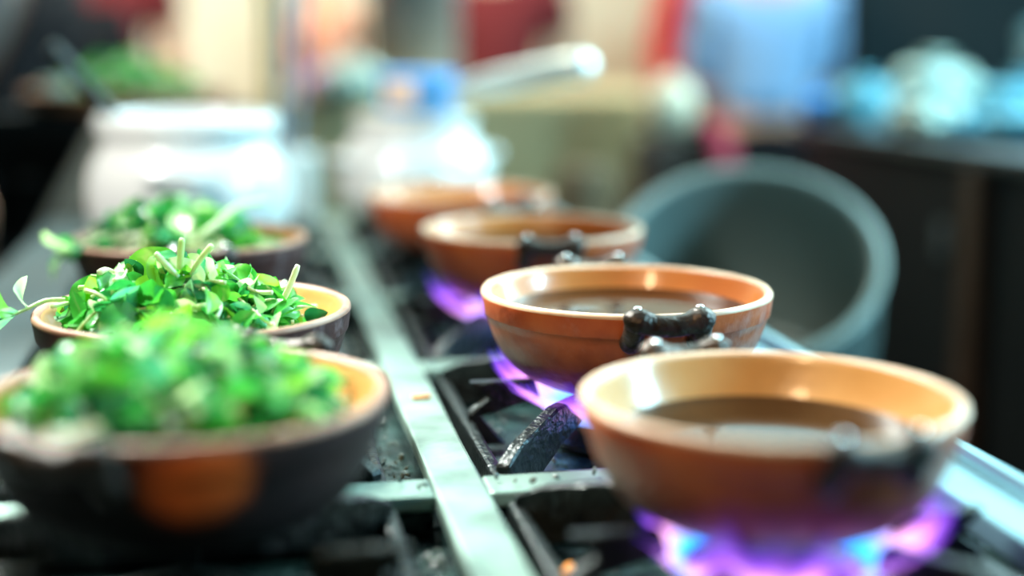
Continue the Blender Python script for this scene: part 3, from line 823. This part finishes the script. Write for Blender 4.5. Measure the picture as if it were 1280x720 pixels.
# things on the counter
sp2 = empty('steel_stockpot', (.40, 3.40, CZ)); tag(sp2, 'tall grey steel stockpot at the top centre, on the beige counter', 'pot')
bm = bmesh.new(); add_lathe(bm, [(0, 0), (.10, 0), (.108, .006), (.108, .30), (.112, .304), (.105, .304), (.104, .01), (0, .008)], 48); new_obj('body', bm, M['grey_steel'], sp2)
for k in (0, 1):
    bm = bmesh.new(); lug(bm, d(200)+k*PI, .108, .24); new_obj('handle', bm, M['grey_steel'], sp2)
def bag(name, label, loc, s, m, seed, group=None, cat='bag'):
    rnd = random.Random(seed); root = empty(name, loc); tag(root, label, cat, group)
    bm = bmesh.new(); r = bmesh.ops.create_icosphere(bm, subdivisions=5, radius=1)
    for v in bm.verts:
        p = v.co.copy()
        nz = noise.noise(p*1.7+Vector((seed*3.1, 0, 0)))*.28
        rg = 1-abs(noise.noise(p*4+Vector((0, seed*1.7, 0))))*1.1
        f = 1+nz+.12*rg-.08
        if p.z > .5: f *= 1-.5*((p.z-.5)/.5)
        v.co = Vector((p.x*f*s[0], p.y*f*s[1], (max(p.z*f, -.72)+.72)*s[2]))
    new_obj('pouch', bm, m, root)
    zt = max(v.co.z for v in root.children[0].data.vertices)
    bm = bmesh.new()
    add_lathe(bm, [(0, zt-.012), (s[0]*.16, zt-.012), (s[0]*.10, zt+.002), (s[0]*.30, zt+s[2]*.22), (s[0]*.24, zt+s[2]*.2), (0, zt+.004)], 24)
    for v in bm.verts:
        a = math.atan2(v.co.y, v.co.x); k = 1+.35*math.sin(a*5+seed)*max(0, (v.co.z-zt))/(s[2]*.22+1e-6)
        v.co.x *= k; v.co.y *= k
    new_obj('knot', bm, m, root)
    return root
bag('plastic_bag', 'white blue knotted bag left of the grey stockpot', (.235, 3.17, CZ), (.070, .06, .055), M['bag_white'], 3)
bag('plastic_bag', 'lilac bag behind the right rim of the ladle pot', (.175, 3.22, CZ-.004), (.040, .04, .045), M['purple'], 4)
bag('plastic_bag', 'orange bag high up behind the white blue knotted bag', (.20, 3.42, CZ), (.085, .06, .15), M['orange'], 5)
jar = empty('china_jar', (.872, 2.875, .9802))
tag(jar, 'round cream china jar standing on the brown sack beside the red sleeve', 'jar')
bm = bmesh.new(); add_lathe(bm, [(0, 0), (.030, 0), (.050, .018), (.060, .050), (.057, .078), (.044, .100), (.040, .104), (.036, .102), (.05, .07), (.05, .04), (.03, .012), (0, .008)], 40); new_obj('body', bm, M['white_plate'], jar)
bm = bmesh.new(); add_lathe(bm, [(0, .1045), (.042, .1045), (.040, .110), (.020, .118), (.009, .120), (.010, .129), (0, .132)], 32); new_obj('lid', bm, M['white_plate'], jar)
# dark hessian sack at the right end in front of the counter
def sack(label, loc, s, m, seed):
    root = empty('hessian_sack', loc); tag(root, label, 'sack')
    bm = bmesh.new()
    prof = [(0, 0), (.8, 0), (1.0, .06), (1.08, .3), (1.0, .6), (.85, .82), (.62, .92), (.64, .97), (.60, 1.0), (0, 1.0)]
    add_lathe(bm, [(a*s[0], b*s[2]) for a, b in prof], 48)
    for v in bm.verts:
        nz = noise.noise(Vector((v.co.x*9+seed, v.co.y*9, v.co.z*6)))
        v.co.x *= 1+.10*nz; v.co.y *= (1+.10*nz)*s[1]/s[0]
    new_obj('body', bm, m, root); return root
sack('tall brown hessian sack standing in front of the right end of the beige counter', (.868, 2.865, 0), (.125, .105, .98), M['brown_cloth'], 2)
sack('lower olive brown hessian sack left of the sack with the cream jar', (.665, 2.75, 0), (.095, .085, .93), M['sack'], 5)
tw = empty('red_towel', (.868, 2.865, 0)); tag(tw, 'dark red towel hanging down the right side of the dark brown sack', 'towel')
bm = bmesh.new(); rows = []
for zz, rr in ((1.004, .60), (1.006, .75), (1.000, .92), (.96, 1.06), (.88, 1.16), (.80, 1.22), (.72, 1.27)):
    row = []
    for i in range(11):
        a = d(-62+i*6.5); k = rr+.02*math.sin(i*1.7)
        row.append(bm.verts.new((.125*k*math.cos(a), .105*k*math.sin(a), zz)))
    rows.append(row)
for a_, b_ in zip(rows[:-1], rows[1:]):
    for i in range(10): bm.faces.new((a_[i], a_[i+1], b_[i+1], b_[i]))
o = new_obj('cloth', bm, M['red_towel'], tw); mo = o.modifiers.new('s', 'SOLIDIFY'); mo.thickness = .006; mo.offset = 1
# utensil crock and sticks, behind the ladle pot
uj = empty('utensil_crock', (.052, 2.385, .7502)); tag(uj, 'pale crock holding the long kitchen sticks behind the ladle pot', 'crock')
bm = bmesh.new(); add_lathe(bm, [(0, 0), (.055, 0), (.06, .01), (.062, .24), (.066, .25), (.058, .25), (.055, .012), (0, .01)], 36); new_obj('body', bm, M['enamel'], uj)
tbl2 = empty('side_stool', (.10, 2.55, 0))
def stick(label, a, b, r, m):
    bm = bmesh.new(); A = Vector(a); B = Vector(b)
    add_tube(bm, [A, A.lerp(B, .5), A.lerp(B, .8), A.lerp(B, .95), B], [r*.7, r*.8, r, r*1.1, r*.7], 10)
    tag(new_obj('cooking_stick', bm, m), label, 'utensil', 'long sticks in the crock')
stick('blue grey long stick leaning right in the crock', (.040, 2.375, .765), (.072, 2.365, 1.32), .009, M['blue_stick'])
stick('olive long stick standing straight in the crock', (.035, 2.40, .765), (.040, 2.405, 1.32), .009, M['olive_stick'])
stick('second pale blue stick leaning furthest right in the crock', (.062, 2.385, .765), (.106, 2.365, 1.32), .008, M['blue_stick'])
bpy.data.objects.remove(tbl2)

# ------------------------------------------------------------------ right: black counter with pale bags
rt = empty('black_counter', (1.645, 2.13, 0))
tag(rt, 'black panelled counter at the right, piled with pale plastic bags', 'counter')
bm = bmesh.new(); add_box(bm, (0, 0, .50), (1.16, .98, 1.0), bev=.006); new_obj('body', bm, M['black_panel'], rt, False)
bm = bmesh.new(); add_box(bm, (0, 0, 1.011), (1.20, 1.02, .022), bev=.004); new_obj('worktop', bm, M['dark_steel'], rt, False)
bm = bmesh.new(); add_box(bm, (-.592, -.21, .50), (.024, .05, .99), bev=.004); new_obj('corner_post', bm, M['brown_post'], rt, False)
bm = bmesh.new(); add_box(bm, (-.584, -.10, .875), (.008, .035, .055), bev=.003); new_obj('latch_plate', bm, M['grey_steel'], rt, False)
RZ2 = 1.0222
gP = 'pale plastic bags on the black counter'
bag('plastic_bag', 'tallest pale bag in the middle of the pile on the black counter', (1.268, 2.49, RZ2), (.085, .08, .082), M['bag_white'], 11, gP)
bag('plastic_bag', 'pale blue bag at the left end of the pile on the black counter', (1.135, 2.50, RZ2), (.055, .06, .062), M['bag'], 12, gP)
bag('plastic_bag', 'low white bag at the front of the pile on the black counter', (1.135, 2.25, RZ2), (.062, .075, .046), M['bag_white'], 13, gP)
bag('plastic_bag', 'cyan bag right of the tallest pale bag on the black counter', (1.345, 2.30, RZ2), (.10, .075, .062), M['bag'], 14, gP)
bag('plastic_bag', 'small pale bag nearest the right edge of the photo, on the black counter', (1.215, 2.03, RZ2), (.06, .065, .038), M['bag'], 15, gP)
bag('plastic_bag', 'low cyan bag beside the latch end of the black counter', (1.14, 2.10, RZ2), (.05, .05, .032), M['bag'], 16, gP)
bag('plastic_bag', 'strong blue small bag below the hem of the light blue shirt', (1.085, 2.585, RZ2), (.040, .040, .040), M['bag_blue'], 17, gP)
bag('plastic_bag', 'dark teal big bag behind the pale pile at top right', (1.60, 2.47, RZ2), (.16, .12, .15), M['bag_teal'], 18)
bag('plastic_bag', 'dark grey brown bag at the far right behind the cyan bag', (1.50, 2.05, RZ2), (.11, .11, .085), M['brown_post'], 19)

# ------------------------------------------------------------------ people
def skin_obj(name, verts, edges, radii, m, parent, sub=2, root=0, flat=.72):
    me = bpy.data.meshes.new(name); me.from_pydata([Vector(v) for v in verts], edges, [])
    o = bpy.data.objects.new(name, me); COL.objects.link(o)
    md = o.modifiers.new('skin', 'SKIN'); md.use_smooth_shade = True
    if not me.skin_vertices: 
        bpy.context.view_layer.objects.active = o
    for i, sv in enumerate(me.skin_vertices[0].data):
        rr = radii[i]; sv.radius = (rr, rr) if not isinstance(rr, tuple) else rr
        sv.use_root = (i == root)
    ms = o.modifiers.new('sub', 'SUBSURF'); ms.levels = sub; ms.render_levels = sub
    dg = bpy.context.evaluated_depsgraph_get()
    me2 = bpy.data.meshes.new_from_object(o.evaluated_get(dg))
    o.modifiers.clear(); o.data = me2; bpy.data.meshes.remove(me)
    me2.name = name; me2.materials.clear(); me2.materials.append(m)
    for p in me2.polygons: p.use_smooth = True
    o.parent = parent
    return o

def person(loc, rotz, label, shirt, trousers, apron=None, height=1.70, sleeves='short', arms=None):
    """standing figure, faces local -y; arms: list of (elbow, wrist, finger direction) for left (+x) and right (-x)"""
    s = height/1.70
    root = empty('person', loc, (0, 0, rotz)); tag(root, label, 'person'); root.scale = (s, s, s)
    V = []; E_ = []; R_ = []
    def v(p, r, link=None):
        V.append(p); R_.append(r); i = len(V)-1
        if link is not None: E_.append((link, i))
        return i
    pel = v((0, 0, .95), (.135, .10))
    wst = v((0, .005, 1.08), (.125, .09), pel); chs = v((0, .01, 1.25), (.145, .105), wst); shb = v((0, .015, 1.37), (.12, .085), chs)
    nk = v((0, .01, 1.45), .052, shb); jaw = v((0, -.012, 1.515), .066, nk); hd = v((0, -.004, 1.60), .083, jaw); tp = v((0, .008, 1.665), .058, hd)
    ns = v((0, -.092, 1.575), .014, hd)
    for sx in (1, -1):
        e1 = v((sx*.083, .01, 1.585), .018, hd)
    body_arm = arms or [((.245, .03, 1.13), (.25, -.05, .90), (0, -.12, -1)), ((-.245, .03, 1.13), (-.25, -.05, .90), (0, -.12, -1))]
    limb = []
    for sx, (el, wr, fd) in zip((1, -1), body_arm):
        sh = v((sx*.185, .015, 1.375), .055, shb); e1 = v(el, .042, sh); w1 = v(wr, .027, e1)
        fdv = Vector(fd).normalized(); side = Vector((0, 1, 0)).cross(fdv)
        acr = Vector((fdv.y, -fdv.x, 0)); acr = Vector((0, 1, 0)) if acr.length < .3 else acr.normalized()
        acr = (acr-fdv*acr.dot(fdv)).normalized()
        pm = v(tuple(Vector(wr)+fdv*.05), (.032, .018), w1)
        for q, ln in enumerate((.068, .078, .073, .056)):
            b0 = Vector(wr)+fdv*.088+acr*(.030-.020*q)
            k = v(tuple(b0), .0095, pm); k2 = v(tuple(b0+fdv*ln*.5+Vector((-sx*.006, 0, 0))), .0088, k); k3 = v(tuple(b0+fdv*ln*.95+Vector((-sx*.018, 0, 0))), .0075, k2)
        t0 = v(tuple(Vector(wr)+fdv*.035+acr*.034), .011, w1); t1 = v(tuple(Vector(wr)+fdv*.075+acr*.052), .0095, t0)
        limb.append((sx, el, wr))
    for sx in (1, -1):
        h = v((sx*.09, 0, .86), .088, pel); kn = v((sx*.10, -.01, .49), .055, h); an = v((sx*.105, .02, .09), .038, kn); ft = v((sx*.115, -.11, .035), .036, an)
    skin_obj('body', V, E_, R_, M['skin'], root)
    # shirt
    V2 = [(0, 0, .99), (0, .005, 1.09), (0, .01, 1.25), (0, .015, 1.375), (0, .012, 1.415)]; R2 = [(.172, .135), (.162, .128), (.180, .138), (.150, .112), (.070, .065)]; E2 = [(0, 1), (1, 2), (2, 3), (3, 4)]
    for sx, el, wr in limb:
        S = Vector((sx*.19, .015, 1.375)); EL = Vector(el); WR = Vector(wr)
        i = len(V2); V2.append(tuple(S)); R2.append(.072); E2.append((3, i))
        if sleeves == 'long':
            V2 += [tuple(EL), tuple(EL.lerp(WR, .9))]; R2 += [.056, .040]; E2 += [(i, i+1), (i+1, i+2)]
        else:
            V2 += [tuple(S.lerp(EL, .6))]; R2 += [.064]; E2 += [(i, i+1)]
    skin_obj('shirt', V2, E2, R2, shirt, root)
    V3 = [(0, 0, 1.03), (0, 0, .93)]; R3 = [(.150, .118), (.162, .128)]; E3 = [(0, 1)]
    for sx in (1, -1):
        i = len(V3); V3 += [(sx*.09, 0, .84), (sx*.10, -.01, .49), (sx*.105, .02, .10)]; R3 += [.105, .078, .066]; E3 += [(1, i), (i, i+1), (i+1, i+2)]
    skin_obj('trousers', V3, E3, R3, trousers, root)
    for sx in (1, -1):
        bm = bmesh.new(); vs = add_ball(bm, (sx*.113, -.055, .045), (.052, .135, .05), 3)
        for q in bm.verts:
            q.co.z = max(q.co.z, .002)
        new_obj('shoe', bm, M['shoe'], root)
        bm = bmesh.new(); add_ball(bm, (sx*.032, -.078, 1.602), (.013, .010, .010), 2); new_obj('eye', bm, M['eye'], root)
    bm = bmesh.new(); add_ball(bm, (0, .018, 1.635), (.096, .104, .085), 4)
    for f in [f for f in bm.faces if f.calc_center_median().y < -.055 and f.calc_center_median().z < 1.655 or f.calc_center_median().z < 1.565]: bm.faces.remove(f)
    h = new_obj('hair', bm, M['hair'], root)
    bm = bmesh.new(); add_tube(bm, smooth_pts([(-.024, -.076, 1.532), (0, -.083, 1.530), (.024, -.076, 1.532)]), .005, 8); new_obj('mouth', bm, M['red_cloth'] if False else M['skin'], root)
    if apron:
        bm = bmesh.new(); n = 24; rows = []
        for z, hw_, yo in ((1.30, .5, .150), (1.18, .75, .150), (1.06, 1.15, .150), (.95, 1.35, .155), (.80, 1.4, .165), (.62, 1.4, .175), (.48, 1.4, .18)):
            rx = .195 if z < 1.1 else .190
            rows.append([bm.verts.new((rx*math.sin(-hw_+2*hw_*i/n), -yo*math.cos(-hw_+2*hw_*i/n)-.008*math.sin(i*1.9)*(1.1-min(z, 1.1)), z)) for i in range(n+1)])
        for a_, b_ in zip(rows[:-1], rows[1:]):
            for i in range(n): bm.faces.new((a_[i], a_[i+1], b_[i+1], b_[i]))
        ap = new_obj('apron', bm, apron, root); mo = ap.modifiers.new('s', 'SOLIDIFY'); mo.thickness = .004
    return root

person((1.545, 4.13, 0), d(172), 'person in light blue shirt and black trousers with back turned, beyond the black counter', M['blue_shirt'], M['black_cloth'], sleeves='long', height=1.60,
       arms=[((.205, -.03, 1.13), (.09, -.24, 1.13), (-.4, -1, .1)), ((-.205, -.03, 1.13), (-.09, -.24, 1.17), (.4, -1, .1))])
person((1.64, 4.72, 0), d(10), 'person in bright red top, mostly hidden left of the light blue shirt', M['red_cloth'], M['black_cloth'], sleeves='long', height=1.68)
person((.72, 4.20, 0), d(0), 'person in dark maroon top standing behind the beige counter, above the saucepan handle', M['maroon'], M['black_cloth'], height=1.62)
person((-.52, 3.50, 0), d(60), 'person in grey shirt and black apron at the far left edge', M['grey_shirt'], M['black_cloth'], M['black_cloth'], height=1.72)
person((-.42, 4.15, 0), d(10), 'person in maroon top and black apron, right of the person in grey', M['maroon'], M['black_cloth'], M['black_cloth'], height=1.66)

# ------------------------------------------------------------------ dark cabinet at the right rear
cab = empty('metal_cabinet', (2.72, 4.42, 0), (0, 0, d(-18)))
tag(cab, 'dark teal grey metal cabinet behind the pile of bags at top right', 'cabinet')
bm = bmesh.new(); add_box(bm, (0, 0, .95), (1.5, .5, 1.84), bev=.008); new_obj('carcass', bm, M['cabinet'], cab, False)
for sx in (-1, 1):
    bm = bmesh.new(); add_box(bm, (sx*.372, -.262, .97), (.72, .022, 1.70), bev=.005); dr = new_obj('door', bm, M['cabinet'], cab, False)
    bm = bmesh.new(); add_tube(bm, smooth_pts([(sx*.06, -.272, .92), (sx*.06, -.305, .94), (sx*.06, -.305, 1.06), (sx*.06, -.272, 1.08)]), .007, 8); new_obj('handle', bm, M['grey_steel'], dr)
bm = bmesh.new(); add_box(bm, (0, 0, .015), (1.44, .46, .03)); new_obj('plinth', bm, M['black_panel'], cab, False)
